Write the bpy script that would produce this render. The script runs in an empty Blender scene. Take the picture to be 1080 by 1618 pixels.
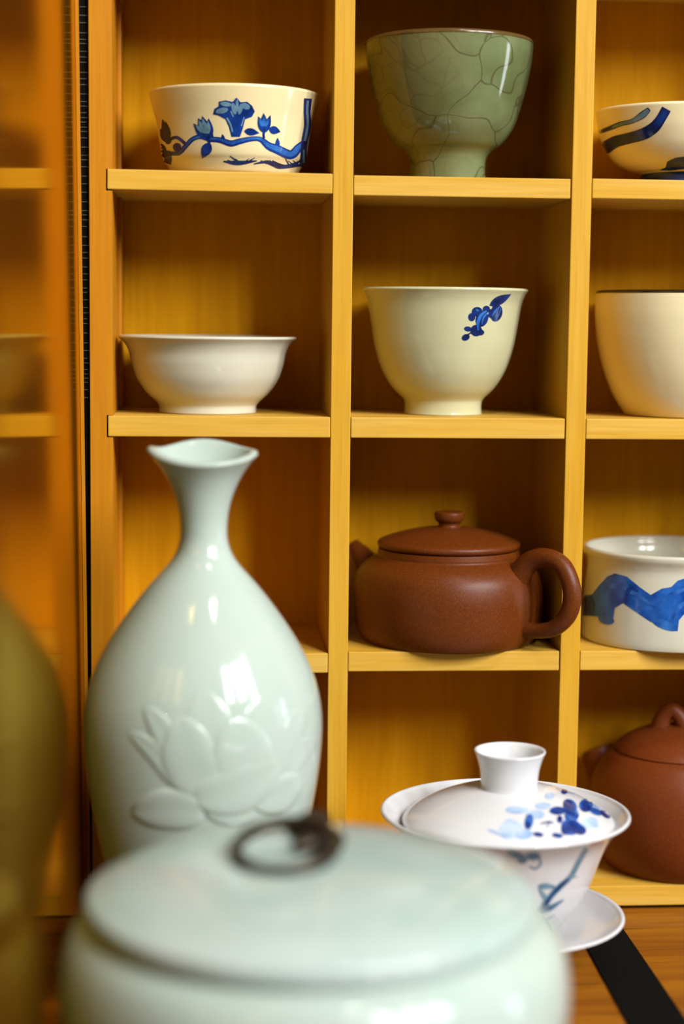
import bpy, bmesh, math, random
from mathutils import Vector, Matrix, Euler
from mathutils.bvhtree import BVHTree
from mathutils.geometry import tessellate_polygon
random.seed(7)
S = bpy.context.scene
COL = S.collection
PI = math.pi

# ------------------------------------------------------------------ camera
W, H, FPX = 1080, 1618, 2800.0
CAM = Vector((0, -.81515, .27887))
ROT = Euler((math.radians(83.8423), math.radians(-.62352), math.radians(-4.58989)), 'XYZ')
cd = bpy.data.cameras.new('camera'); cam = bpy.data.objects.new('camera', cd); COL.objects.link(cam)
cam.location = CAM; cam.rotation_euler = ROT
cd.sensor_fit = 'VERTICAL'; cd.sensor_height = 36; cd.sensor_width = 24; cd.lens = FPX / H * 36
cd.clip_start = .01
cd.dof.use_dof = True; cd.dof.focus_distance = .815; cd.dof.aperture_fstop = 3.3; cd.dof.aperture_blades = 0
S.camera = cam
# ------------------------------------------------------------------ world, light, exposure
w = bpy.data.worlds.new('world'); S.world = w; w.use_nodes = True
bg = w.node_tree.nodes['Background']; bg.inputs[0].default_value = (1, .74, .38, 1); bg.inputs[1].default_value = .045
S.view_settings.view_transform = 'Standard'; S.view_settings.look = 'None'
S.view_settings.exposure = 0; S.view_settings.gamma = 1; S.view_settings.use_curve_mapping = False

def area(name, az, el, dist, sx, sy, power, color, target=(.1, 0, .2)):
    l = bpy.data.lights.new(name, 'AREA'); l.shape = 'RECTANGLE'; l.size = sx; l.size_y = sy; l.energy = power; l.color = color
    o = bpy.data.objects.new(name, l); COL.objects.link(o)
    a, e = math.radians(az), math.radians(el); t = Vector(target)
    o.location = t + Vector((math.sin(a) * math.cos(e), -math.cos(a) * math.cos(e), math.sin(e))) * dist
    o.rotation_euler = (t - o.location).to_track_quat('-Z', 'Y').to_euler(); return o
for azw in (24, 37, 50): area('window_light', azw, 31, 2.2, .24, .85, 29.5, (.975, .985, 1))      # three panes of the window on the right
area('ceiling_light', 18, 62, 2.0, .13, .16, 7, (1, .95, .86))
area('side_window_light', 80, 1, 1.5, .16, .5, 2.6, (.86, .93, 1))
def bulb(name, az, el, dist, power, rad, color=(1, .92, .8)):
    l = bpy.data.lights.new(name, 'POINT'); l.energy = power; l.shadow_soft_size = rad; l.color = color
    o = bpy.data.objects.new(name, l); COL.objects.link(o)
    a, e = math.radians(az), math.radians(el)
    o.location = Vector((.1, 0, .2)) + Vector((math.sin(a) * math.cos(e), -math.cos(a) * math.cos(e), math.sin(e))) * dist
bulb('spot_bulb', 27, 63, 1.7, 4, .03)

# ------------------------------------------------------------------ helpers
MR = ROT.to_matrix()
def ray(x, y): return MR @ Vector(((x - 540) / FPX, (809 - y) / FPX, -1))
def atY(x, y, Y):                         # point where the sight line meets the upright plane at depth Y
    d = ray(x, y); return CAM + d * ((Y - CAM.y) / d.y)
def atZ(x, y, z=0):
    d = ray(x, y); return CAM + d * ((z - CAM.z) / d.z)
def atplane(x, y, p, n):
    d = ray(x, y); return CAM + d * ((p - CAM).dot(n) / d.dot(n))
def mpp(x, y, Y):                         # metres per pixel there
    return (atY(x, y, Y) - CAM).dot(MR @ Vector((0, 0, -1))) / FPX

def empty(name, loc, label, cat, group=None):
    o = bpy.data.objects.new(name, None); COL.objects.link(o); o.location = loc; o.empty_display_size = .02
    o['label'] = label; o['category'] = cat
    if group: o['group'] = group
    return o
def link(name, bm, mat, parent=None, smooth=True, world=True):
    """bm is in world coordinates; a child keeps its parent's frame"""
    if smooth:
        for f in bm.faces: f.smooth = True
    org = Vector((0, 0, 0))
    p = parent
    while p is not None: org += p.location; p = p.parent
    if world and org.length: bmesh.ops.translate(bm, verts=bm.verts, vec=-org)
    me = bpy.data.meshes.new(name); bm.to_mesh(me); bm.free(); me.materials.append(mat)
    o = bpy.data.objects.new(name, me); COL.objects.link(o)
    if parent: o.parent = parent
    return o
def bevel(bm, wd, seg=2):
    bmesh.ops.bevel(bm, geom=list(bm.edges), offset=wd, segments=seg, profile=.6, affect='EDGES')
def box(x0, x1, y0, y1, z0, z1, bev=.0004):
    bm = bmesh.new(); bmesh.ops.create_cube(bm, size=1)
    for v in bm.verts:
        v.co = Vector((x0 if v.co.x < 0 else x1, y0 if v.co.y < 0 else y1, z0 if v.co.z < 0 else z1))
    if bev: bevel(bm, bev)
    return bm
def catmull(p, n=6):
    out = []
    for i in range(len(p) - 1):
        a = p[max(i - 1, 0)]; b = p[i]; c = p[i + 1]; d = p[min(i + 2, len(p) - 1)]
        for k in range(n):
            t = k / n
            out.append(tuple(.5 * (2 * b[j] + (c[j] - a[j]) * t + (2 * a[j] - 5 * b[j] + 4 * c[j] - d[j]) * t * t + (3 * b[j] - a[j] - 3 * c[j] + d[j]) * t ** 3) for j in range(len(b))))
    out.append(tuple(p[-1])); return out
def lathe(prof, c, seg=96, warp=None):
    """prof: (r, z) list, z absolute; c = (x, y) axis"""
    bm = bmesh.new(); rows = []
    for r, z in prof:
        if r < 1e-5: rows.append([bm.verts.new((c[0], c[1], z))]); continue
        row = []
        for i in range(seg):
            a = 2 * PI * i / seg; rr, zz = (r, z) if warp is None else warp(r, z, a)
            row.append(bm.verts.new((c[0] + rr * math.cos(a), c[1] + rr * math.sin(a), zz)))
        rows.append(row)
    for A, B in zip(rows, rows[1:]):
        for i in range(seg):
            j = (i + 1) % seg
            if len(A) == 1 and len(B) == 1: break
            if len(A) == 1: f = [A[0], B[j], B[i]]
            elif len(B) == 1: f = [A[i], A[j], B[0]]
            else: f = [A[i], A[j], B[j], B[i]]
            bm.faces.new(f)
    bmesh.ops.recalc_face_normals(bm, faces=bm.faces)
    return bm
def pxprof(pts, xc, Yc, zbase=None):
    """(half width px, y px) silhouette points, top to bottom -> (r, z) bottom to top"""
    out = []
    for r, y in pts:
        p = atY(xc, y, Yc); out.append((r * mpp(xc, y, Yc), p.z))
    if zbase is not None: out[-1] = (out[-1][0], zbase)
    return out[::-1]
def vessel(outer, t=.0022, floor=.004, n=6):
    """outer (r,z) bottom to top -> closed wall with foot, rounded lip and inside"""
    o = catmull(outer, n)
    z0 = o[0][1]; r0 = o[0][0]
    prof = [(0, z0 + .0015), (r0 - .0025, z0 + .0015), (r0 - .0018, z0), (r0 - .0004, z0)] + [(r, max(z, z0 + .0003)) for r, z in o[1:]]
    rt, zt = o[-1]
    prof += [(rt - t * .15, zt + t * .35), (rt - t * .5, zt + t * .5), (rt - t * .85, zt + t * .3)]
    inn = [(r - t, z) for r, z in o if z > z0 + floor and r - t > .004][::-1]
    prof += inn + [(inn[-1][0] * .6, z0 + floor), (0, z0 + floor)]
    return prof
def tube(path, seg=20, cap=True):
    """path: (Vector, radius)"""
    bm = bmesh.new(); rows = []; n = len(path); up = None
    for i, (p, r) in enumerate(path):
        d = (path[min(i + 1, n - 1)][0] - path[max(i - 1, 0)][0]).normalized()
        if up is None: up = d.orthogonal().normalized()
        u = (up - d * up.dot(d)).normalized(); up = u; v = d.cross(u)
        rows.append([bm.verts.new(p + (u * math.cos(2 * PI * k / seg) + v * math.sin(2 * PI * k / seg)) * r) for k in range(seg)])
    for A, B in zip(rows, rows[1:]):
        for k in range(seg): bm.faces.new([A[k], A[(k + 1) % seg], B[(k + 1) % seg], B[k]])
    if cap: bm.faces.new(rows[0][::-1]); bm.faces.new(rows[-1])
    bmesh.ops.recalc_face_normals(bm, faces=bm.faces)
    return bm
def smoothpath(pts, n=6):
    c = catmull([(p.x, p.y, p.z, r) for p, r in pts], n); return [(Vector(q[:3]), q[3]) for q in c]

# ------------------------------------------------------------------ materials
def nt(name):
    m = bpy.data.materials.new(name); m.use_nodes = True; t = m.node_tree; return m, t, t.nodes['Principled BSDF']
def N(t, kind, **k):
    n = t.nodes.new(kind)
    for a, v in k.items(): setattr(n, a, v)
    return n
def ramp(t, stops):
    r = N(t, 'ShaderNodeValToRGB'); e = r.color_ramp.elements
    e[0].position, e[0].color = stops[0][0], (*stops[0][1], 1); e[1].position, e[1].color = stops[1][0], (*stops[1][1], 1)
    for p, c in stops[2:]:
        q = e.new(p); q.color = (*c, 1)
    return r
def mix(t, fac, a, b, mode='MIX'):
    m = N(t, 'ShaderNodeMix', data_type='RGBA', blend_type=mode)
    for s, v in ((m.inputs['Factor'], fac), (m.inputs[6], a), (m.inputs[7], b)):
        if isinstance(v, (int, float)): s.default_value = v
        elif isinstance(v, tuple): s.default_value = (*v, 1)
        else: t.links.new(v, s)
    return m.outputs[2]
ALB = .72                                 # overall reflectance of the interior's surfaces
def wood(name, axis, light, mid, dark, rough=.5, streak=.35, fine=900, coat=0):
    m, t, b = nt(name); L = t.links.new; light, mid, dark = (tuple(c * ALB for c in q) for q in (light, mid, dark)); b.inputs['Specular IOR Level'].default_value = .22
    tc = N(t, 'ShaderNodeTexCoord'); oi = N(t, 'ShaderNodeObjectInfo')
    off = N(t, 'ShaderNodeVectorMath', operation='SCALE'); off.inputs[0].default_value = (.73, .41, .57); L(oi.outputs['Random'], off.inputs['Scale'])
    add = N(t, 'ShaderNodeVectorMath', operation='ADD'); L(tc.outputs['Object'], add.inputs[0]); L(off.outputs[0], add.inputs[1])
    def mapped(s_long, s_across):
        mp = N(t, 'ShaderNodeMapping'); sc = [s_across] * 3; sc[axis] = s_long; mp.inputs['Scale'].default_value = sc; L(add.outputs[0], mp.inputs[0]); return mp.outputs[0]
    n1 = N(t, 'ShaderNodeTexNoise'); n1.inputs['Scale'].default_value = 1; n1.inputs['Detail'].default_value = 5; n1.inputs['Distortion'].default_value = .6; L(mapped(7, 130), n1.inputs['Vector'])
    n2 = N(t, 'ShaderNodeTexNoise'); n2.inputs['Scale'].default_value = 1; n2.inputs['Detail'].default_value = 3; L(mapped(30, fine), n2.inputs['Vector'])
    n3 = N(t, 'ShaderNodeTexNoise'); n3.inputs['Scale'].default_value = 1; n3.inputs['Detail'].default_value = 4; n3.inputs['Distortion'].default_value = 1.2; L(mapped(9, 260), n3.inputs['Vector'])
    r1 = ramp(t, [(.3, mid), (.68, light)]); L(n1.outputs[0], r1.inputs[0])
    r2 = ramp(t, [(.3, (.87, .84, .80)), (.65, (1, 1, 1))]); L(n2.outputs[0], r2.inputs[0])
    c = mix(t, .8, r1.outputs[0], r2.outputs[0], 'MULTIPLY')
    r3 = ramp(t, [(.66, (0, 0, 0)), (.76, (1, 1, 1))]); L(n3.outputs[0], r3.inputs[0])
    ml = N(t, 'ShaderNodeMath', operation='MULTIPLY'); ml.inputs[1].default_value = streak; L(r3.outputs[0], ml.inputs[0])
    c = mix(t, ml.outputs[0], c, dark)
    L(c, b.inputs['Base Color']); b.inputs['Roughness'].default_value = rough; b.inputs['Coat Weight'].default_value = coat; b.inputs['Coat Roughness'].default_value = .05
    bp = N(t, 'ShaderNodeBump'); bp.inputs['Strength'].default_value = .12; bp.inputs['Distance'].default_value = .0004; L(n2.outputs[0], bp.inputs['Height']); L(bp.outputs[0], b.inputs['Normal'])
    return m
PL, PM, PD = (.87, .53, .095), (.79, .42, .024), (.36, .16, .006)
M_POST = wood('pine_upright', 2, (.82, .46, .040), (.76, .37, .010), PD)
M_LEFT = wood('shaded_pine_upright', 2, (.68, .265, .005), (.62, .225, .003), (.38, .14, .003), streak=.2)  # darker pine copy: weaker light at the left side put into the colour
M_BOARD = wood('pine_board', 0, PL, PM, PD)
M_BACK = wood('pine_back', 2, (.90, .43, .006), (.80, .36, .003), (.50, .20, .002), rough=.6, streak=.15, fine=500)
M_BACK.node_tree.nodes['Principled BSDF'].inputs['Specular IOR Level'].default_value = .06
M_TABLE = wood('oak_table', 0, (.46, .165, .008), (.26, .075, .005), (.05, .014, .002), rough=.45, streak=.95, fine=420)
M_PANEL = wood('varnished_panel', 2, (.12, .046, .004), (.09, .032, .003), (.05, .018, .002), rough=.085, streak=.1, fine=300)

def amber_varnish(m):                     # clear-edged amber varnish: diffuse wood under a tinted mirror coat
    t = m.node_tree; L = t.links.new; b = t.nodes['Principled BSDF']
    d = N(t, 'ShaderNodeBsdfDiffuse'); g = N(t, 'ShaderNodeBsdfGlossy'); f = N(t, 'ShaderNodeFresnel'); x = N(t, 'ShaderNodeMixShader')
    L(b.inputs['Base Color'].links[0].from_socket, d.inputs[0]); g.inputs[0].default_value = (1, .72, .13, 1); g.inputs['Roughness'].default_value = .085; f.inputs[0].default_value = 1.5
    L(f.outputs[0], x.inputs[0]); L(d.outputs[0], x.inputs[1]); L(g.outputs[0], x.inputs[2]); L(x.outputs[0], t.nodes['Material Output'].inputs[0])
amber_varnish(M_PANEL)
def glaze(name, col, rough=.1, var=None, vs=30, vamt=.5, sss=0, bump=0):
    m, t, b = nt(name); L = t.links.new
    tc = N(t, 'ShaderNodeTexCoord'); n = N(t, 'ShaderNodeTexNoise'); n.inputs['Scale'].default_value = vs; n.inputs['Detail'].default_value = 3; L(tc.outputs['Object'], n.inputs['Vector'])
    col = tuple(c * ALB for c in col); v = tuple(c * ALB for c in var) if var else tuple(c * .93 for c in col)
    r = ramp(t, [(.35, v), (.65, col)]); L(n.outputs[0], r.inputs[0]); L(r.outputs[0], b.inputs['Base Color'])
    b.inputs['Roughness'].default_value = rough; b.inputs['IOR'].default_value = 1.5
    if bump:
        bp = N(t, 'ShaderNodeBump'); bp.inputs['Strength'].default_value = bump; bp.inputs['Distance'].default_value = .001; L(n.outputs[0], bp.inputs['Height']); L(bp.outputs[0], b.inputs['Normal'])
    return m
M_WHITE = glaze('white_porcelain', (.80, .77, .60), .12)
M_IVORY = glaze('ivory_porcelain', (1.0, .84, .47), .12)
M_BRIGHT = glaze('bright_porcelain', (.87, .87, .88), .10)
M_CREAM = glaze('cream_porcelain', (1.2, 1.04, .62), .18)
M_BEIGE = glaze('greenish_porcelain', (.70, .68, .40), .10, (.66, .64, .37))
M_CELADON = glaze('celadon_glaze', (.555, .65, .585), .10, (.51, .625, .55), 22)
M_CELADON.node_tree.nodes['Principled BSDF'].inputs['Specular IOR Level'].default_value = .3
M_LID = glaze('celadon_mottled', (.58, .68, .64), .12, (.47, .62, .57), 38, bump=.06)
M_BRONZE = glaze('dark_bronze', (.045, .028, .014), .35); M_BRONZE.node_tree.nodes['Principled BSDF'].inputs['Metallic'].default_value = .6
M_BLACK = glaze('black_cloth', (.004, .004, .003), .95); M_BLACK.node_tree.nodes['Principled BSDF'].inputs['Specular IOR Level'].default_value = .08
M_SEAL = glaze('dark_seal', (.006, .005, .003), .9); M_SEAL.node_tree.nodes['Principled BSDF'].inputs['Specular IOR Level'].default_value = .1; M_BRISTLE = glaze('grey_bristle', (.16, .15, .12), .6)
M_RIM = glaze('brown_rim', (.14, .075, .02), .2); M_DARKRIM = glaze('dark_rim', (.03, .018, .008), .25)
M_WALL = glaze('plaster_wall', (.42, .30, .16), .8)
def clay(name, c1, c2):
    m, t, b = nt(name); L = t.links.new
    tc = N(t, 'ShaderNodeTexCoord'); n = N(t, 'ShaderNodeTexNoise'); n.inputs['Scale'].default_value = 1400; n.inputs['Detail'].default_value = 2; L(tc.outputs['Object'], n.inputs['Vector'])
    r = ramp(t, [(.42, tuple(c * ALB for c in c1)), (.70, tuple(c * ALB for c in c2))]); L(n.outputs[0], r.inputs[0]); L(r.outputs[0], b.inputs['Base Color'])
    b.inputs['Roughness'].default_value = .42; b.inputs['IOR'].default_value = 1.45; b.inputs['Specular IOR Level'].default_value = .28
    bp = N(t, 'ShaderNodeBump'); bp.inputs['Strength'].default_value = .12; bp.inputs['Distance'].default_value = .0003; L(n.outputs[0], bp.inputs['Height']); L(bp.outputs[0], b.inputs['Normal'])
    return m
M_CLAY = clay('purple_clay', (.135, .028, .002), (.195, .045, .004))
M_CLAY2 = clay('red_clay', (.18, .036, .006), (.235, .052, .008))
def crackle():
    m, t, b = nt('crackle_celadon'); L = t.links.new
    tc = N(t, 'ShaderNodeTexCoord')
    nz = N(t, 'ShaderNodeTexNoise'); nz.inputs['Scale'].default_value = 28; nz.inputs['Detail'].default_value = 1.5; L(tc.outputs['Object'], nz.inputs['Vector'])
    sub = N(t, 'ShaderNodeVectorMath', operation='SUBTRACT'); sub.inputs[1].default_value = (.5, .5, .5); L(nz.outputs['Color'], sub.inputs[0])
    sc = N(t, 'ShaderNodeVectorMath', operation='SCALE'); sc.inputs['Scale'].default_value = .06; L(sub.outputs[0], sc.inputs[0])
    ad = N(t, 'ShaderNodeVectorMath', operation='ADD'); L(tc.outputs['Object'], ad.inputs[0]); L(sc.outputs[0], ad.inputs[1])
    def lines(s, wd):
        v = N(t, 'ShaderNodeTexVoronoi', feature='DISTANCE_TO_EDGE'); v.inputs['Scale'].default_value = s; L(ad.outputs[0], v.inputs['Vector'])
        r = ramp(t, [(0, (1, 1, 1)), (wd, (0, 0, 0))]); L(v.outputs['Distance'], r.inputs[0]); return r.outputs[0]
    big = lines(31, .018); small = lines(85, .05)
    n2 = N(t, 'ShaderNodeTexNoise'); n2.inputs['Scale'].default_value = 34; n2.inputs['Detail'].default_value = 4; L(tc.outputs['Object'], n2.inputs['Vector'])
    sx = N(t, 'ShaderNodeSeparateXYZ'); L(tc.outputs['Object'], sx.inputs[0])
    mr = N(t, 'ShaderNodeMapRange'); mr.inputs['From Min'].default_value = .012; mr.inputs['From Max'].default_value = -.03; L(sx.outputs['X'], mr.inputs['Value'])
    base = ramp(t, [(.3, (.085, .105, .035)), (.65, (.155, .185, .080))]); L(n2.outputs[0], base.inputs[0])
    brown = mix(t, .0, base.outputs[0], (.16, .10, .03)); 
    mm = N(t, 'ShaderNodeMath', operation='MULTIPLY'); L(mr.outputs[0], mm.inputs[0]); L(n2.outputs[0], mm.inputs[1])
    c = mix(t, mm.outputs[0], base.outputs[0], (.15, .095, .025))
    f2 = N(t, 'ShaderNodeMath', operation='MULTIPLY'); L(small, f2.inputs[0]); L(mr.outputs[0], f2.inputs[1])
    f3 = N(t, 'ShaderNodeMath', operation='MULTIPLY'); L(f2.outputs[0], f3.inputs[0]); f3.inputs[1].default_value = .45
    c = mix(t, f3.outputs[0], c, (.07, .045, .012))
    f4 = N(t, 'ShaderNodeMath', operation='MULTIPLY'); L(big, f4.inputs[0]); f4.inputs[1].default_value = .75
    c = mix(t, f4.outputs[0], c, (.055, .035, .010))
    L(c, b.inputs['Base Color']); b.inputs['Roughness'].default_value = .08
    return m
M_CRACK = crackle()
def paint(name, c, c2, scale=160):
    m, t, b = nt(name); L = t.links.new
    tc = N(t, 'ShaderNodeTexCoord'); n = N(t, 'ShaderNodeTexNoise'); n.inputs['Scale'].default_value = scale; n.inputs['Detail'].default_value = 3; L(tc.outputs['Object'], n.inputs['Vector'])
    r = ramp(t, [(.35, c), (.66, c2)]); L(n.outputs[0], r.inputs[0]); L(r.outputs[0], b.inputs['Base Color']); b.inputs['Roughness'].default_value = .12
    return m
P_INK = paint('cobalt_ink', (.006, .011, .05), (.012, .03, .15))
P_DEEP = paint('cobalt_deep', (.004, .016, .11), (.008, .045, .25))
P_MID = paint('cobalt_mid', (.010, .055, .26), (.035, .15, .46))
P_GREY = paint('cobalt_grey', (.07, .16, .24), (.16, .28, .36))
P_LIGHT = paint('cobalt_wash', (.24, .36, .58), (.46, .56, .70))
P_WAVE = paint('cobalt_wave', (.004, .038, .24), (.02, .115, .42), 110)

# ------------------------------------------------------------------ painted decoration: thin glaze patches lying on a vessel's surface
def bvh_of(o):
    bpy.context.view_layer.update(); me = o.data; M = o.matrix_world
    return BVHTree.FromPolygons([M @ v.co for v in me.vertices], [list(p.vertices) for p in me.polygons])
def ell(cx, cy, rx, ry, rot=0, n=22, wob=0):
    a = math.radians(rot); out = []
    for i in range(n):
        t = 2 * PI * i / n; k = 1 + wob * math.sin(5 * t + cx)
        x, y = rx * k * math.cos(t), ry * k * math.sin(t); out.append((cx + x * math.cos(a) - y * math.sin(a), cy + x * math.sin(a) + y * math.cos(a)))
    return out
def leaf(x0, y0, x1, y1, wd, n=9):
    dx, dy = x1 - x0, y1 - y0; l = math.hypot(dx, dy); px, py = -dy / l, dx / l; A, B = [], []
    for i in range(n + 1):
        t = i / n; h = wd * math.sin(PI * t ** .8) * .5
        A.append((x0 + dx * t + px * h, y0 + dy * t + py * h)); B.append((x0 + dx * t - px * h, y0 + dy * t - py * h))
    return A + B[-2:0:-1]
def stroke(pts, wds, n=6):
    c = catmull([(*p, w_) for p, w_ in zip(pts, wds if isinstance(wds, (list, tuple)) else [wds] * len(pts))], n); A, B = [], []
    for i, (x, y, wd) in enumerate(c):
        a = c[max(i - 1, 0)]; b = c[min(i + 1, len(c) - 1)]; dx, dy = b[0] - a[0], b[1] - a[1]; l = math.hypot(dx, dy) or 1
        A.append((x - dy / l * wd / 2, y + dx / l * wd / 2)); B.append((x + dy / l * wd / 2, y - dx / l * wd / 2))
    return ('strip', A, B)
def decal(parent, bvh, name, shapes, mat, layer, conv=None):
    bm = bmesh.new()
    for s in shapes:
        sub = bmesh.new()
        if isinstance(s, tuple) and s[0] == 'strip':
            va = [sub.verts.new((*p, 0)) for p in s[1]]; vb = [sub.verts.new((*p, 0)) for p in s[2]]
            for i in range(len(va) - 1): sub.faces.new([va[i], va[i + 1], vb[i + 1], vb[i]])
        else:
            vs = [sub.verts.new((*p, 0)) for p in s]
            for tri in tessellate_polygon([[Vector((*p, 0)) for p in s]]): sub.faces.new([vs[i] for i in tri])
        if conv:
            for v in sub.verts: q = conv(v.co.x, v.co.y); v.co = Vector((*q, 0))
        for _ in range(5):
            long_ = [e for e in sub.edges if e.calc_length() > 5.0]
            if not long_: break
            bmesh.ops.subdivide_edges(sub, edges=long_, cuts=1); bmesh.ops.triangulate(sub, faces=sub.faces)
        mp = {}
        for v in sub.verts:
            d = ray(v.co.x, v.co.y).normalized(); h = bvh.ray_cast(CAM, d)
            if h[0] is None: continue
            n = h[1] if h[1].dot(d) < 0 else -h[1]
            mp[v] = bm.verts.new(h[0] + n * (.00006 + .00005 * layer))
        for f in sub.faces:
            q = [mp.get(v) for v in f.verts]
            if None in q: continue
            cs = [v.co for v in q]
            if max((cs[i] - cs[i - 1]).length for i in range(len(cs))) > .012: continue
            try: bm.faces.new(q)
            except ValueError: pass
        sub.free()
    bmesh.ops.recalc_face_normals(bm, faces=bm.faces)
    return link(name, bm, mat, parent)

# ================================================================== SETTING
def struct(name, bm, mat):
    o = link(name, bm, mat, smooth=False); o['kind'] = 'structure'; return o
struct('wall_back', box(-.9, 1.3, .10, .13, -.75, 1.2, 0), M_WALL)
struct('floor', box(-.9, 1.3, -1.8, .13, -.78, -.75, 0), M_WALL)

# table under the shelf
TZ = -.0022
tb = empty('table', (.2, -.2, TZ), 'brown grained wooden table top under the shelf and the celadon pieces', 'table')
yj = [.095, atZ(1060, 1460, TZ).y, -.15, -.30, -.46]
for i in range(4):
    link('plank', box(-.30, .62, yj[i + 1] + .0004, yj[i] - .0004, TZ - .022, TZ, .0006), M_TABLE, tb, smooth=False)
for sx in (-.26, .58):
    for sy in (-.42, .06):
        link('leg', box(sx - .03, sx + .03, sy - .03, sy + .03, -.7499, TZ - .022, .002), M_TABLE, tb, smooth=False)
# black strip lying on the table
bm = bmesh.new()
q = [atZ(927, 1500, TZ), atZ(990, 1618, TZ), atZ(1080, 1610, TZ), atZ(978, 1462, TZ)]
L0, L1 = q[0], q[1]; R0, R1 = q[3], q[2]
def ext(a, b, y): return a + (b - a) * ((y - a.y) / (b.y - a.y))
pts = [ext(L0, L1, -.012), ext(L0, L1, -.42), ext(R0, R1, -.42), ext(R0, R1, -.012)]
lo = [bm.verts.new((p.x, p.y, TZ + .0001)) for p in pts]; hi = [bm.verts.new((p.x, p.y, TZ + .0011)) for p in pts]
bm.faces.new(lo); bm.faces.new(hi[::-1])
for i in range(4): bm.faces.new([lo[i], hi[i], hi[(i + 1) % 4], lo[(i + 1) % 4]])
bmesh.ops.recalc_face_normals(bm, faces=bm.faces); bevel(bm, .0003)
o = link('table_runner', bm, M_BLACK, smooth=False); o['label'] = 'narrow black strip lying across the wooden table top beside the white saucer'; o['category'] = 'table runner'

# ================================================================== SHELF
D = .080
SZ = [(0, .0098), (.1155, .1247), (.2252, .2347), (.3365, .3455), (.4390, .4482), (.5570, .5662)]
DIV = [(.0607, .0699), (.1707, .1800), (.2857, .2950)]
sh = empty('display_shelf', (.12, .04, 0), 'honey-coloured pine cubby shelf with square compartments holding cups, bowls and teapots', 'shelf')
PX0 = -.0492; PX1 = atY(178, 500, 0).x; NX = atY(170, 480, 0).x
# left post with a notch for each shelf end
out = [(PX0, 0), (PX1, 0)]
for z0, z1 in SZ[1:]:
    out += [(PX1, z0 - .0004), (NX - .0006, z0 - .0004), (NX - .0006, z1 + .0002), (PX1, z1 + .0002)]
out += [(PX1, .5662), (PX0, .5662)]
out = [p for i, p in enumerate(out) if i == 0 or p != out[i - 1]]
bm = bmesh.new()
f = [bm.verts.new((x, 0, z)) for x, z in out]; b_ = [bm.verts.new((x, D, z)) for x, z in out]
for vs in (f, b_):
    for tri in tessellate_polygon([[Vector((x, z, 0)) for x, z in out]]): bm.faces.new([vs[i] for i in tri])
for i in range(len(out)): bm.faces.new([f[i], f[(i + 1) % len(out)], b_[(i + 1) % len(out)], b_[i]])
bmesh.ops.recalc_face_normals(bm, faces=bm.faces)
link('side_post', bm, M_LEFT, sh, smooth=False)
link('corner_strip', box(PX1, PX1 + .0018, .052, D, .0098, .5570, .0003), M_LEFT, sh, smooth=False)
for x0, x1 in DIV:
    link('divider', box(x0, x1, -.0003, D, 0, .5662), M_POST, sh, smooth=False)
cols = [(NX, DIV[0][0] - .0002), (DIV[0][1] + .0002, DIV[1][0] - .0006), (DIV[1][1] + .0002, DIV[2][0] - .0002)]
jit = {(0, 3): -.0002, (1, 3): -.0007, (2, 3): -.0003, (0, 1): -.0006}
for ci, (x0, x1) in enumerate(cols):
    for ri, (z0, z1) in enumerate(SZ):
        dz = jit.get((ci, ri), 0)
        xa = PX1 if (ci == 0 and ri == 0) else x0
        bm = box(xa, x1, -.0004 if ri else .0001, D - .0002, z0 + dz, z1 + dz, .0005)
        if ci == 0 and ri == 3:
            for v in bm.verts:
                if v.co.x < .0: v.co.z += .0004
        link('shelf_board', bm, M_BOARD, sh, smooth=False)
for x0, x1 in [(PX0, DIV[0][0] + .004), (DIV[0][0] + .004, DIV[1][0] + .004), (DIV[1][0] + .004, DIV[2][1])]:
    link('back_panel', box(x0 + .0002, x1 - .0002, D + .0001, D + .006, 0, .5662, 0), M_BACK, sh, smooth=False)
link('plinth', box(PX0 + .004, .286, .006, D, TZ + .0001, -.0001, 0), M_SEAL, sh, smooth=False)
# dark brush seal between post and panel
s = link('seal_strip', box(-.0558, PX0 - .0001, .0030, .012, 0, .5662, 0), M_SEAL, sh, smooth=False)
bm = bmesh.new(); z = .24
while z < .5:
    z += random.uniform(.0018, .0046); L = random.uniform(.6, 1)
    r = bmesh.ops.create_cube(bm, size=1)['verts']
    for v in r: v.co = Vector((-.0519 + v.co.x * .0046 * L, .0029 + v.co.y * .0006, z + v.co.z * .00022))
br = link('bristles', bm, M_BRISTLE, s, smooth=False); br['kind'] = 'stuff'

# glossy varnished panel at right angles to the shelf, leaning a little, with a narrow amber end strip
def slanted(corners, z0, z1):
    bm = bmesh.new(); sl = -.0024 / .27
    lo = [bm.verts.new((x + sl * (z0 - .16), y, z0)) for x, y in corners]; hi = [bm.verts.new((x + sl * (z1 - .16), y, z1)) for x, y in corners]
    bm.faces.new(lo); bm.faces.new(hi)
    for i in range(4): bm.faces.new([lo[i], lo[(i + 1) % 4], hi[(i + 1) % 4], hi[i]])
    bmesh.ops.recalc_face_normals(bm, faces=bm.faces); return bm
ax, ay, bx, by, th = -.0531, .0012, -.0432, -.44, .012
nr = Vector((by - ay, -(bx - ax), 0)).normalized() * th
pe = empty('cabinet_panel', (ax, ay, TZ), 'glossy varnished wooden panel standing left of the shelf and mirroring it', 'panel')
link('board', slanted([(ax, ay), (bx, by), (bx + nr.x, by + nr.y), (ax + nr.x, ay + nr.y)], TZ + .0001, .5662), M_PANEL, pe, smooth=False)
link('end_strip', slanted([(ax + .0001, ay - .0002), (ax + .0017, ay - .0002), (ax + .0017, ay + .0010), (ax + .0001, ay + .0010)], TZ + .0001, .5662), M_LEFT, pe, smooth=False)

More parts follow.
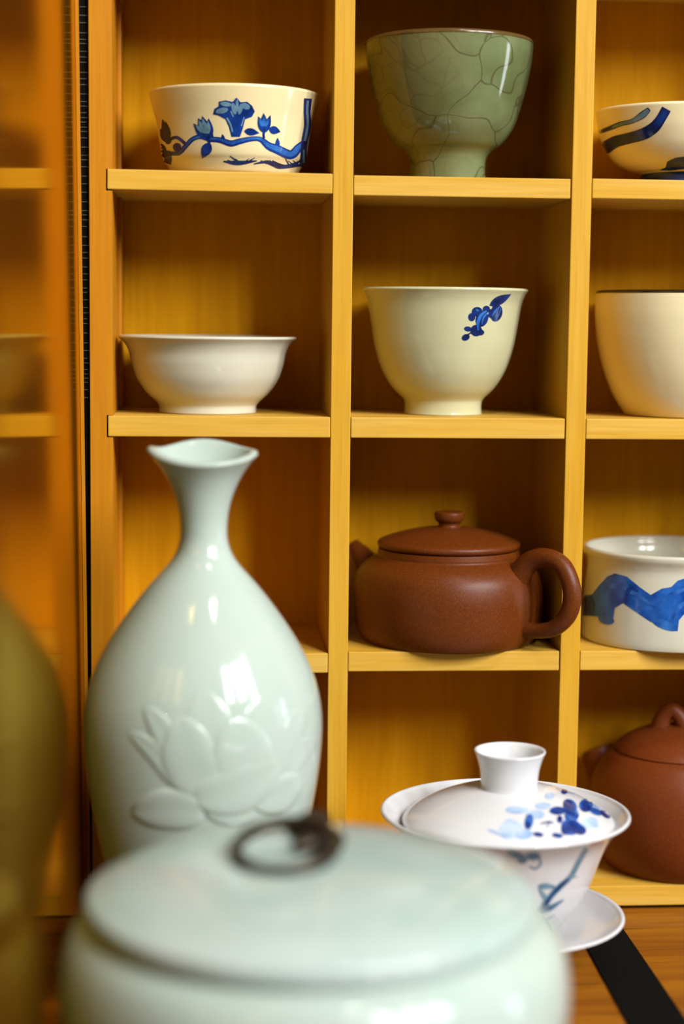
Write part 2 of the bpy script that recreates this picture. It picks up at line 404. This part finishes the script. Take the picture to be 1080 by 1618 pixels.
# ================================================================== THINGS ON THE SHELF
def shelf_vessel(name, label, cat, xc, Yc, ri, pts, mat, t=.0022, floor=.004, group=None, dz=0):
    zb = SZ[ri][1] + dz + .00005
    pr = pxprof(pts, xc, Yc, zb); c = atY(xc, pts[-1][1], Yc)
    e = empty(name, (c.x, Yc, zb), label, cat, group)
    o = link('body', lathe(vessel(pr, t, floor), (c.x, Yc)), mat, e)
    return e, o, pr, (c.x, Yc)
def lip(parent, pr, c, mat, t, name='rim', up=.0006, h=.0011):
    r, z = pr[-1]
    prof = [(r + .00012, z - h + up), (r + .0002, z + up * .4), (r - t * .15, z + t * .38 + .00012), (r - t * .5, z + t * .5 + .0002), (r - t * .85, z + t * .35 + .00012), (r - t - .00015, z - h + up)]
    return link(name, lathe(prof, c), mat, parent)

# --- flowered straight bowl, top left
e, body, pr, c = shelf_vessel('flowered_bowl', 'white bowl painted with a blue magnolia branch, top left of the shelf', 'bowl', 370, .032, 3,
    [(135, 152), (131, 168), (124, 195), (119, 222), (114, 250), (108, 261), (98, 268)], M_IVORY, dz=.0001)
bv = bvh_of(body); za = lambda X, Y: (220 + X / 3.6, 120 + Y / 3.6)
main = [(168, 440), (225, 438), (262, 402), (300, 362), (345, 345), (400, 358), (460, 365), (520, 384), (570, 372), (640, 358), (690, 362), (735, 398), (780, 416), (860, 448), (905, 408), (945, 375)]
decal(e, bv, 'painted_branch', [stroke(main, [22, 26, 26, 26, 26, 30, 32, 36, 34, 28, 30, 44, 52, 52, 46, 34]), leaf(478, 370, 472, 330, 22), leaf(785, 410, 785, 350, 26), stroke([(175, 360), (215, 350), (262, 385)], 18), stroke([(708, 355), (706, 335), (708, 315)], 14)], P_DEEP, 1, za)
decal(e, bv, 'painted_branch', [stroke([(x, y - 3) for x, y in main[5:]], [12, 14, 18, 16, 12, 14, 24, 30, 30, 24, 14]), stroke(main[1:5], 10)], P_MID, 2, za)
decal(e, bv, 'painted_trunk', [stroke([(957, 128), (952, 200), (955, 280), (938, 370), (932, 440), (928, 515)], [44, 38, 40, 36, 34, 36])], P_INK, 3, za)
decal(e, bv, 'painted_trunk', [stroke([(955, 140), (952, 200), (954, 280), (938, 370)], 13), stroke([(932, 420), (932, 500)], 10)], P_GREY, 4, za)
decal(e, bv, 'painted_blossom', [[(420, 218), (428, 186), (452, 172), (452, 146), (490, 138), (530, 147), (552, 122), (576, 149), (612, 146), (640, 168), (656, 202), (640, 232), (602, 246), (588, 300), (572, 346), (524, 346), (510, 290), (490, 246), (450, 224)]], P_DEEP, 2, za)
decal(e, bv, 'painted_petal', [ell(470, 197, 36, 16, -12), ell(492, 160, 32, 13, 8), ell(538, 186, 13, 34, -14), ell(556, 168, 8, 34, 0), ell(574, 188, 12, 32, 14), ell(604, 172, 26, 17, 20), stroke([(498, 238), (518, 275), (530, 318)], 9), stroke([(596, 234), (580, 285)], 7), stroke([(520, 200), (535, 232)], 7)], P_GREY, 3, za)
decal(e, bv, 'painted_blossom', [leaf(395, 365, 308, 270, 52), leaf(390, 360, 335, 238, 54), leaf(395, 360, 358, 226, 54), leaf(400, 360, 395, 240, 48), leaf(402, 375, 398, 300, 44), ell(400, 362, 16, 18)], P_DEEP, 2, za)
decal(e, bv, 'painted_petal', [leaf(368, 325, 318, 275, 24), leaf(376, 330, 338, 250, 28), leaf(386, 330, 360, 240, 30), leaf(394, 330, 392, 255, 24)], P_GREY, 3, za)
decal(e, bv, 'painted_blossom', [leaf(708, 325, 675, 228, 40), leaf(708, 320, 706, 210, 44), leaf(710, 325, 745, 222, 40)], P_DEEP, 2, za)
decal(e, bv, 'painted_petal', [leaf(700, 290, 682, 238, 18), leaf(708, 290, 707, 222, 20), leaf(716, 290, 738, 234, 18)], P_MID, 3, za)
decal(e, bv, 'painted_leaf', [leaf(595, 312, 682, 325, 42), leaf(735, 300, 802, 318, 46), leaf(402, 378, 358, 468, 60)], P_DEEP, 2, za)
decal(e, bv, 'painted_leaf', [leaf(168, 380, 120, 300, 46), leaf(168, 375, 132, 245, 44), leaf(165, 370, 152, 260, 40), ell(165, 368, 18, 20), ell(216, 405, 24, 24, 20), leaf(140, 430, 180, 505, 56), leaf(150, 440, 112, 375, 34), ell(160, 440, 26, 16)], P_INK, 3, za)
decal(e, bv, 'painted_grass', [stroke([(478, 485), (560, 494), (668, 482)], [6, 26, 6]), stroke([(515, 455), (575, 498)], [5, 14]), stroke([(600, 498), (655, 465)], [12, 4]), stroke([(650, 500), (720, 488), (760, 500), (800, 520), (925, 505)], [5, 18, 22, 16, 14]), stroke([(755, 480), (830, 515), (920, 480)], [4, 22, 8]), stroke([(830, 470), (855, 515)], [4, 10]), stroke([(690, 480), (770, 515)], [4, 9]), stroke([(500, 478), (560, 496)], [4, 10]), stroke([(545, 470), (580, 497)], [4, 8]), stroke([(575, 500), (625, 470)], [8, 3]), stroke([(845, 480), (880, 510)], [3, 8]), stroke([(870, 478), (905, 508)], [3, 8]), stroke([(915, 470), (890, 512)], [3, 8]), stroke([(720, 500), (745, 478)], [6, 3])], P_INK, 2, za)

# --- crackled green footed cup
e, body, pr, c = shelf_vessel('crackle_cup', 'tall green footed cup with a dark crackled glaze, top middle compartment', 'cup', 706, .034, 3,
    [(133, 70), (131, 95), (126, 125), (116, 165), (103, 203), (85, 228), (69, 240), (61.5, 250), (59.5, 263), (61, 277)], M_CRACK, .0026, .02, dz=-.0006)
lip(e, pr, c, M_RIM, .0026)
# --- painted bowl at the right edge
e, body, pr, c = shelf_vessel('brushed_bowl', 'shallow white bowl with broad blue brush strokes, top right compartment', 'bowl', 1082, .034, 3,
    [(144, 180), (141, 196), (136, 216), (125, 241), (106, 261), (84, 272), (69, 277), (67, 283)], M_CREAM, dz=-.0002)
bv = bvh_of(body); zb_ = lambda X, Y: (900 + X / 6, 140 + Y / 6)
decal(e, bv, 'painted_stroke', [stroke([(236, 428), (380, 375), (480, 335), (590, 308), (690, 248), (752, 192)], [28, 42, 46, 44, 66, 40])], P_INK, 1, zb_)
decal(e, bv, 'painted_stroke', [stroke([(400, 368), (480, 336), (590, 308), (690, 250), (745, 200)], [16, 32, 34, 50, 30])], P_GREY, 2, zb_)
decal(e, bv, 'painted_stroke', [stroke([(318, 575), (430, 505), (560, 470), (700, 428), (800, 365), (862, 285), (915, 192)], [126, 112, 104, 112, 106, 92, 92])], P_INK, 2, zb_)
decal(e, bv, 'painted_stroke', [stroke([(620, 462), (700, 428), (800, 365), (862, 285), (905, 215)], [50, 70, 66, 58, 50])], P_DEEP, 3, zb_)
decal(e, bv, 'painted_stroke', [[(845, 772), (905, 748), (920, 692), (1000, 655), (1120, 640), (1200, 640), (1200, 700), (1080, 760), (960, 776)], stroke([(700, 832), (900, 815), (1200, 805)], [20, 36, 50])], P_INK, 2, zb_)
link('foot_band', lathe([(pr[0][0] + .0002, pr[0][1] + .0001), (pr[0][0] + .0006, pr[0][1] + .001), (pr[1][0] + .0004, pr[1][1])], c), P_DEEP, e)

# --- plain white bowl
shelf_vessel('flared_bowl', 'plain white flared bowl with a low foot, left compartment above the vase', 'bowl', 328, .0345, 2,
    [(140.5, 534), (131, 543), (124, 556), (120, 575), (112, 598), (97, 620), (82, 634), (77, 641), (77, 652)], M_WHITE, group=None)
# --- beige cup with a blue sprig
e, body, pr, c = shelf_vessel('sprig_cup', 'pale greenish flared cup with a small blue sprig under its rim, middle compartment', 'cup', 699, .034, 2,
    [(131.5, 459), (126, 468), (121, 482), (116, 512), (109, 550), (97, 586), (81, 612), (65, 628), (61, 635), (60.5, 645), (62, 656)], M_BEIGE)
bv = bvh_of(body); zc = lambda X, Y: (700 + X / 6.75, 440 + Y / 6.75)
decal(e, bv, 'painted_sprig', [leaf(490, 290, 725, 165, 95), ell(565, 370, 62, 92, 15), ell(510, 375, 30, 50), ell(360, 355, 58, 52, 0), ell(302, 412, 38, 44), ell(458, 328, 40, 38), ell(410, 430, 66, 88, 20), ell(350, 555, 62, 62), ell(395, 575, 40, 32), ell(262, 538, 42, 27, 8), ell(238, 628, 44, 34, -25), stroke([(240, 610), (300, 575), (350, 540)], 16), stroke([(430, 430), (500, 380), (540, 300)], 30)], P_INK, 1, zc)
decal(e, bv, 'painted_sprig', [stroke([(370, 555), (368, 470), (400, 390), (460, 345)], [18, 34, 30, 16]), stroke([(410, 490), (425, 420), (465, 370)], [10, 18, 14]), stroke([(520, 400), (550, 350), (600, 300)], [10, 22, 10]), stroke([(560, 440), (590, 380), (612, 320)], [6, 10, 8]), stroke([(345, 330), (375, 345)], 18)], P_MID, 2, zc)
decal(e, bv, 'painted_sprig', [[(568, 461), (576, 464), (581, 476), (581, 494), (577, 503), (568, 500)]], P_INK, 1)
# --- cream tall cup, right
e, body, pr, c = shelf_vessel('cream_cup', 'tall plain cream cup with a thin dark rim, right edge of the middle row', 'cup', 1085, .0336, 2,
    [(149, 464), (149.5, 482), (149, 505), (145, 540), (136, 578), (123, 613), (110, 638), (100, 653), (96, 659)], M_CREAM, .0018)
lip(e, pr, c, M_DARKRIM, .0018, h=.0009)
# --- wave bowl
e, body, pr, c = shelf_vessel('wave_bowl', 'straight white bowl painted with a broad blue wave, right of the brown teapot', 'bowl', 1058, .0345, 1,
    [(140.5, 867), (139.5, 872), (135, 881), (133, 891), (134.5, 908), (137, 930), (139, 960), (140.5, 990), (140, 1003), (136, 1011), (128, 1014)], M_WHITE, .0028)
bv = bvh_of(body); zd = lambda X, Y: (540 + X / 2, 780 + Y / 2)
decal(e, bv, 'painted_wave', [[(750, 325), (790, 318), (812, 290), (838, 262), (862, 252), (900, 262), (940, 295), (975, 320), (1010, 300), (1040, 295), (1060, 275), (1090, 265), (1140, 270), (1185, 298), (1220, 318), (1260, 300), (1290, 300), (1310, 310), (1310, 372), (1280, 385), (1235, 398), (1190, 390), (1130, 368), (1085, 376), (1064, 400), (1060, 435), (1030, 430), (970, 402), (920, 368), (888, 346), (862, 362), (858, 392), (840, 396), (800, 388), (750, 385)]], P_WAVE, 1, zd)
decal(e, bv, 'painted_wave', [ell(835, 398, 26, 15, 15), ell(1020, 415, 42, 14, 20), stroke([(830, 300), (880, 290), (930, 320), (990, 360)], [8, 18, 14, 6]), stroke([(1000, 345), (1040, 320), (1085, 300)], [6, 14, 8]), stroke([(1040, 410), (1055, 370), (1100, 330)], [6, 14, 8])], P_MID, 2, zd)
decal(e, bv, 'painted_wave', [[(750, 328), (790, 322), (800, 350), (796, 384), (750, 383)], stroke([(890, 345), (910, 300), (935, 310)], [8, 14, 6])], P_DEEP, 3, zd)

# --- teapots
def teapot(name, label, xc, Yc, ri, body_pts, lid_pts, mat, handle, spout, th, knob):
    zb = SZ[ri][1] + .00005
    pr = pxprof(body_pts, xc, Yc, zb); c = atY(xc, body_pts[-1][1], Yc); c2 = (c.x, Yc)
    e = empty(name, (c.x, Yc, zb), label, 'teapot')
    o = [(r, max(z, zb)) for r, z in catmull(pr, 6)]
    link('body', lathe([(0, zb + .001), (o[0][0] - .002, zb + .001), (o[0][0] - .001, zb)] + o + [(o[-1][0] - .003, o[-1][1] + .0002), (o[-1][0] - .004, o[-1][1] - .006), (0, o[-1][1] - .006)], c2), mat, e)
    lp = catmull(pxprof(lid_pts, xc, Yc), 5)
    lid = link('lid', lathe([(0, lp[0][1])] + lp, c2), mat, e)
    dv = Vector((math.cos(th), -math.sin(th), 0)); nrm = Vector((math.sin(th), math.cos(th), 0)); p0 = Vector((c.x, Yc, zb))
    def pp(x, y, r): return (atplane(x, y, p0, nrm), r * mpp(x, y, Yc))
    link('handle', tube(smoothpath([pp(*q) for q in handle])), mat, e)
    sp = smoothpath([pp(*q) for q in spout])
    bm = tube(sp, 24, cap=False)
    # hollow tip: roll the end inwards
    ring = [v for v in bm.verts][-24:]; d = (sp[-1][0] - sp[-2][0]).normalized()
    r1 = [bm.verts.new(sp[-1][0] + (v.co - sp[-1][0]) * .72 + d * .0004) for v in ring]; r2 = [bm.verts.new(sp[-1][0] + (v.co - sp[-1][0]) * .6 - d * .006) for v in ring]
    for A, B in ((ring, r1), (r1, r2)):
        for k in range(24): bm.faces.new([A[k], A[(k + 1) % 24], B[(k + 1) % 24], B[k]])
    bm.faces.new(r2); bmesh.ops.recalc_face_normals(bm, faces=bm.faces)
    link('spout', bm, mat, e)
    knob(lid, c2, Yc)
    return e
def knob1(lid, c, Yc):
    kp = pxprof([(15, 808), (20.5, 808.3), (23.2, 810), (23.8, 813), (23.2, 819), (20.5, 823.5), (17.5, 825.5), (17, 830), (19, 833), (23, 838)], 709, Yc)
    link('knob', lathe(catmull(kp, 5) + [(0, kp[-1][1] - .0001)], c), M_CLAY, lid)
teapot('clay_teapot', 'low brown clay teapot with a disc knob and looped handle, middle compartment', 706, .0328, 1,
    [(111, 866), (112, 873), (113, 878), (121, 882), (134, 891), (144, 905), (149, 928), (149, 952), (146, 980), (139, 1000), (127, 1012), (111, 1016)],
    [(0, 832), (20, 832.5), (50, 836), (80, 843), (100, 849.5), (109, 853), (112.5, 856.5), (112.5, 861), (109, 864.5), (103, 866)], M_CLAY,
    [(812, 925, 22), (822, 905, 19), (838, 887, 16), (862, 881, 14.5), (887, 893, 14), (901, 922, 14), (903, 950, 14), (895, 974, 13.5), (876, 992, 12.5), (852, 997, 11.5), (832, 995, 12), (815, 992, 15)],
    [(612, 935, 30), (590, 905, 24), (573, 880, 18), (562, 866, 13), (557, 859, 10.5)], math.radians(42), knob1)
def knob2(lid, c, Yc):
    pts = [(1036, 1162, 17), (1040, 1146, 15), (1046, 1131, 13), (1057, 1122, 12.5), (1068, 1129, 12.5), (1077, 1145, 14), (1083, 1162, 17)]
    nrm = Vector((.35, 1, 0)).normalized(); p0 = Vector((c[0], c[1], 0))
    link('knob', tube(smoothpath([(atplane(x + 3, y, p0, nrm), r * mpp(x, y, Yc)) for x, y, r in pts])), M_CLAY2, lid)
teapot('round_teapot', 'round reddish clay teapot with a bridge-shaped knob, bottom right compartment', 1066, .0348, 0,
    [(100, 1184), (112, 1193), (127, 1214), (136, 1242), (139, 1275), (136, 1310), (126, 1340), (110, 1362), (96, 1372), (92, 1376)],
    [(0, 1146), (25, 1147.5), (50, 1152), (75, 1161), (92, 1172), (100, 1180), (101, 1183), (96, 1186)], M_CLAY2,
    [(1170, 1240, 20), (1188, 1215, 16), (1215, 1208, 14), (1240, 1222, 14), (1252, 1252, 14), (1250, 1285, 13), (1235, 1312, 12.5), (1210, 1325, 12), (1172, 1322, 14)],
    [(990, 1275, 40), (968, 1238, 35), (954, 1210, 31), (946, 1190, 28.5), (943, 1182, 27)], math.radians(42), knob2)

# ================================================================== CELADON VASE
VX, VY = 321, -.088
vc = atY(VX, 1130, VY); vz0 = TZ + .0001
zpx = lambda y: atY(VX, y, VY).z
vpts = [(84, 718), (76, 728), (62, 748), (50, 772), (41, 800), (37, 830), (39, 858), (52, 886), (87, 926), (118, 966), (146, 1008), (168, 1050), (182, 1092), (187.5, 1135), (186, 1180), (180, 1230), (171, 1280), (160, 1330), (146, 1390), (131, 1450), (121, 1500), (119, 1530), (121, 1548)]
vp = pxprof(vpts, VX, VY, vz0)
ztop = vp[-1][1]
def vwarp(r, z, a):
    k = max(0, min(1, (z - zpx(790)) / (ztop - zpx(790)))) ** 2
    s = math.sin(a)                                   # +1 at the back, -1 at the front
    dz = .0034 * max(0, s) ** 3.2 - .0034 * max(0, -s) ** 1.6
    left = max(0, -math.cos(a)) ** 12
    dz += .0016 * left + .0004 * max(0, math.cos(a)) ** 8; dr = .0012 * left
    kk = 1 + .02 * math.cos(2 * a) * k
    return (r * kk + dr * k, z + dz * k)
vase = empty('celadon_vase', (vc.x, VY, vz0), 'pale green bottle vase with a lotus in relief and a wavy flared mouth', 'vase')
vbody = link('body', lathe(vessel(vp, .0035, .01, 8), (vc.x, VY), 128, vwarp), M_CELADON, vase)
# lotus relief: petals that follow the body
bv = bvh_of(vbody)
def petal(outline, h, mat=M_CELADON, tilt=0):
    """outline in picture pixels (root x,y, tip x,y, width): a domed patch that melts into the body"""
    x0, y0, x1, y1, wd, bend = outline; bm = bmesh.new(); nu, nv = 22, 15; g = []
    dx, dy = x1 - x0, y1 - y0; l = math.hypot(dx, dy); px, py = -dy / l, dx / l
    for i in range(nu + 1):
        u = i / nu; row = []
        half = wd * .5 * math.sin(PI * min(1, .12 + .88 * u)) ** .7 * (1 if u < .999 else 0) if False else wd * .5 * (max(0, 1 - abs(2 * (u ** .85) - 1) ** 2.4)) ** .8
        for j in range(nv + 1):
            v = 2 * j / nv - 1
            x = x0 + dx * u + px * (v * half + bend * math.sin(PI * u)); y = y0 + dy * u + py * (v * half + bend * math.sin(PI * u))
            d = ray(x, y).normalized(); q = bv.ray_cast(CAM, d)
            if q[0] is None: row.append(None); continue
            n = q[1] if q[1].dot(d) < 0 else -q[1]
            edge = max(0, 1 - abs(v) ** 3) ** .55 * max(0, 1 - abs(2 * u - 1) ** 6) ** .5
            cup = .62 + .38 * abs(v) ** 1.5
            row.append(bm.verts.new(q[0] + n * (h * edge * cup - .00025)))
        g.append(row)
    for i in range(nu):
        for j in range(nv):
            q = [g[i][j], g[i + 1][j], g[i + 1][j + 1], g[i][j + 1]]
            if None in q: continue
            if max((q[k].co - q[k - 1].co).length for k in range(4)) > .01: continue
            bm.faces.new(q)
    bmesh.ops.remove_doubles(bm, verts=bm.verts, dist=1e-6); bmesh.ops.recalc_face_normals(bm, faces=bm.faces)
    o = link('lotus_petal', bm, mat, vase); return o
for p, h in [((345, 1250, 318, 1085, 95, 0), .0012), ((390, 1245, 425, 1090, 80, 0), .0012),
             ((290, 1240, 228, 1112, 46, 8), .0016), ((420, 1240, 480, 1118, 60, -6), .0014),
             ((280, 1245, 202, 1155, 34, 10), .0015), ((445, 1235, 500, 1165, 44, -8), .0012),
             ((335, 1262, 282, 1130, 100, -10), .0021), ((395, 1262, 372, 1130, 110, 0), .0024),
             ((300, 1262, 445, 1205, 84, 14), .0026), 
             ((325, 1285, 205, 1280, 70, 4), .0021), ((390, 1268, 478, 1225, 62, 10), .0022), ((318, 1268, 408, 1288, 48, 6), .0017)]:
    petal(p, h * .7)

# ================================================================== GAIWAN
GX, GY = 794, -.070
gc = atY(GX, 1440, GY); k = mpp(GX, 1440, GY)
zz = lambda y: atY(GX, y, GY).z
# saucer
sz = TZ + .00125
srim = zz(1441)
sa = empty('tea_saucer', (gc.x, GY, sz), 'deep white saucer under the blue-flowered lidded cup', 'saucer')
so = [(.0215, sz), (.0205, sz + .004), (.0225, sz + .008), (.033, sz + .0125), (.044, sz + .0185), (191 * k, srim)]
si = [(191 * k - .0022, srim), (.0435, srim - .0045), (.032, sz + .0150), (.022, sz + .0125), (.019, sz + .0120)]
seat_z = sz + .0120
link('body', lathe([(0, sz + .002), (.019, sz + .002), (.02, sz)] + catmull(so, 6) + [(191 * k - .0005, srim + .0008), (191 * k - .0016, srim + .0008)] + catmull(si, 6) + [(0, seat_z)], (gc.x, GY)), M_BRIGHT, sa)
# bowl
ga = empty('gaiwan', (gc.x, GY, seat_z + .0001), 'white lidded tea cup painted with blue flowers, standing on a white saucer', 'lidded cup')
kr = mpp(GX, 1283, GY)
gp = [(.0185, seat_z + .0001), (.0185, seat_z + .004), (.024, seat_z + .0065)] + [(r * kr, zz(y)) for r, y in ((119, 1420), (133, 1395), (143, 1370), (152, 1345), (164, 1318), (179, 1298), (197, 1283))]
gb = link('body', lathe(vessel(gp, .0022, .006), (gc.x, GY), 112), M_BRIGHT, ga)
lr = 168 * kr; zr = zz(1283); lx = gc.x + .0016
ld = [(lr, zr - .0045), (lr * .985, zr - .0028), (lr * .9, zr + .0005), (lr * .72, zr + .0050), (lr * .5, zr + .0088), (lr * .32, zr + .0108)]
dome = catmull(ld, 6)
lid = link('lid', lathe([(0, zr + .0085), (lr * .3, zr + .0085), (lr * .7, zr + .0028), (lr * .93, zr - .0045)] + dome + [(0, dome[-1][1] + .0006)], (lx, GY), 112), M_BRIGHT, ga)
kk = mpp(GX, 1215, GY); kz0 = zr + .0108; kzt = zz(1187)
kx = [(47 * kk, kz0 - .001), (45 * kk, kz0 + .002), (47 * kk, kz0 + (kzt - kz0) * .5), (52 * kk, kz0 + (kzt - kz0) * .82), (56.5 * kk, kzt)]
ko = catmull(kx, 6)
link('knob', lathe(ko + [(55.5 * kk, kzt + .0006), (53 * kk, kzt + .0004)] + [(r - 6 * kk, z) for r, z in ko[::-1][2:-8]] + [(0, kz0 + .003)], (lx, GY)), M_BRIGHT, lid)
bl = bvh_of(lid); bb = bvh_of(gb); ze = lambda X, Y: (740 + X / 4, 1220 + Y / 4)
decal(lid, bl, 'painted_flower', [ell(268, 362, 72, 62, 0, wob=.08), ell(305, 240, 72, 24), ell(470, 215, 52, 20), ell(345, 392, 60, 34), ell(420, 270, 60, 30), ell(760, 320, 60, 34), ell(510, 150, 32, 22), ell(815, 225, 42, 34), ell(800, 340, 24, 14), ell(640, 110, 90, 26, 8), stroke([(120, 365), (180, 385), (240, 420)], [10, 20, 10])], P_LIGHT, 1, ze)
decal(lid, bl, 'painted_flower', [ell(640, 225, 44, 52, -20), ell(740, 212, 44, 42), ell(650, 275, 46, 50), ell(640, 350, 60, 50, 20), ell(800, 250, 45, 20, 25), ell(380, 315, 28, 50, 10)], P_MID, 2, ze)
decal(lid, bl, 'painted_flower', [ell(562, 246, 52, 26), ell(690, 360, 56, 34, 25), ell(625, 200, 30, 28), ell(612, 360, 30, 40), ell(440, 396, 34, 15, 10), ell(735, 205, 26, 24), ell(575, 300, 18, 24), ell(560, 402, 36, 16, 10), ell(604, 125, 20, 17), ell(640, 240, 34, 36, -20), ell(742, 226, 30, 26), ell(660, 340, 44, 34), ell(862, 268, 38, 18, 35), ell(672, 280, 26, 20), ell(375, 335, 18, 28), stroke([(450, 330), (500, 318), (540, 325)], [6, 12, 5]), stroke([(490, 350), (520, 310)], 7)], P_DEEP, 3, ze)
decal(ga, bb, 'painted_twig', [ell(300, 522, 66, 22, 20), ell(405, 530, 52, 26, 0), ell(340, 556, 30, 22), stroke([(445, 540), (455, 580), (420, 610), (385, 595)], [10, 14, 14, 8]), stroke([(745, 480), (690, 575), (640, 665), (570, 728), (505, 800), (458, 880)], [30, 34, 34, 40, 40, 52]), stroke([(440, 725), (485, 720), (545, 725)], [26, 40, 16]), stroke([(445, 735), (480, 790), (505, 800)], [16, 34, 30]), stroke([(455, 880), (520, 855), (600, 805)], [30, 36, 8]), stroke([(640, 665), (690, 660)], [16, 4]), stroke([(470, 905), (505, 960), (545, 1040)], [16, 26, 20]), stroke([(490, 930), (540, 905)], [14, 4])], P_GREY, 1, ze)
decal(ga, bb, 'painted_twig', [ell(310, 520, 40, 12, 20), ell(410, 524, 32, 14), stroke([(630, 670), (570, 728), (505, 800), (462, 870)], [10, 16, 18, 26]), stroke([(460, 880), (520, 850)], [18, 10])], P_DEEP, 2, ze)

# ================================================================== CELADON JAR
JX, JY = 492, -.262
jc = atY(JX, 1417, JY); jk = mpp(JX, 1417, JY); jz = lambda y: atY(JX, y, JY).z
j0 = TZ + .0001; zr = jz(1420); jx2 = atY(497, 1500, JY).x
jar = empty('celadon_jar', (jx2, JY, j0), 'wide pale green lidded jar with a dark metal ring on its lid, nearest the camera', 'jar')
jp = [(262 * jk, j0), (272 * jk, j0 + .006)] + [(r * jk, jz(y)) for r, y in ((320, 1760), (368, 1690), (394, 1620), (403, 1555), (397, 1500), (380, 1462), (352, 1441), (335, 1434))]
link('body', lathe(vessel(jp, .004, .006), (jx2, JY), 128), M_CELADON, jar)
R = 356 * jk
lidp = [(R * .90, zr - .0022), (R * .96, zr - .0030), (R * .992, zr - .0022), (R, zr + .0004), (R * .992, zr + .0028), (R * .95, zr + .0046), (R * .82, zr + .0082), (R * .55, zr + .0122), (R * .28, zr + .0138), (R * .1, zr + .0142)]
lidj = link('lid', lathe([(0, zr - .0012), (R * .86, zr - .0012)] + catmull(lidp, 7) + [(0, zr + .0143)], (jc.x, JY), 128), M_LID, jar)
zt = zr + .0140
# metal ring lying on the lid, its staple and boss
def onlid(x, y, z): return atZ(x, y, z)
st = onlid(492, 1312, zt)
ring = []
cc = onlid(449, 1338, zt + .0030)
for i in range(49):
    a = 2 * PI * i / 48; rx, ry = .0155, .0185
    p = cc + Vector((rx * math.cos(a), ry * math.sin(a), .0024 * math.sin(a) + .0012 * math.cos(a)))
    wd = .0021 + .0012 * max(0, math.cos(a - .2)) ** 2
    ring.append((p, wd))
link('lid_ring', tube(ring, 16), M_BRONZE, lidj)
link('boss', lathe([(0, zt - .0022), (.0085, zt - .0022), (.0085, zt + .0002), (.0065, zt + .0016), (0, zt + .002)], (st.x, st.y), 40), M_BRONZE, lidj)
link('staple', tube(smoothpath([(st + Vector((-.004, -.004, -.001)), .0016), (st + Vector((-.0045, -.0045, .0028)), .0020), (st + Vector((-.002, -.002, .0044)), .0024), (st + Vector((.002, .002, .0042)), .0024), (st + Vector((.0045, .0045, .0026)), .0020), (st + Vector((.004, .004, -.001)), .0016)]), 14), M_BRONZE, lidj)
tail = [(onlid(466, 1341, zt + .0020), .0020), (onlid(490, 1333, zt + .0022), .0036), (onlid(512, 1329, zt + .002), .0042), (onlid(530, 1327, zt + .0018), .0038), (onlid(539, 1326, zt + .0016), .0022)]
link('ring_tab', tube(smoothpath(tail), 16), M_BRONZE, lidj)
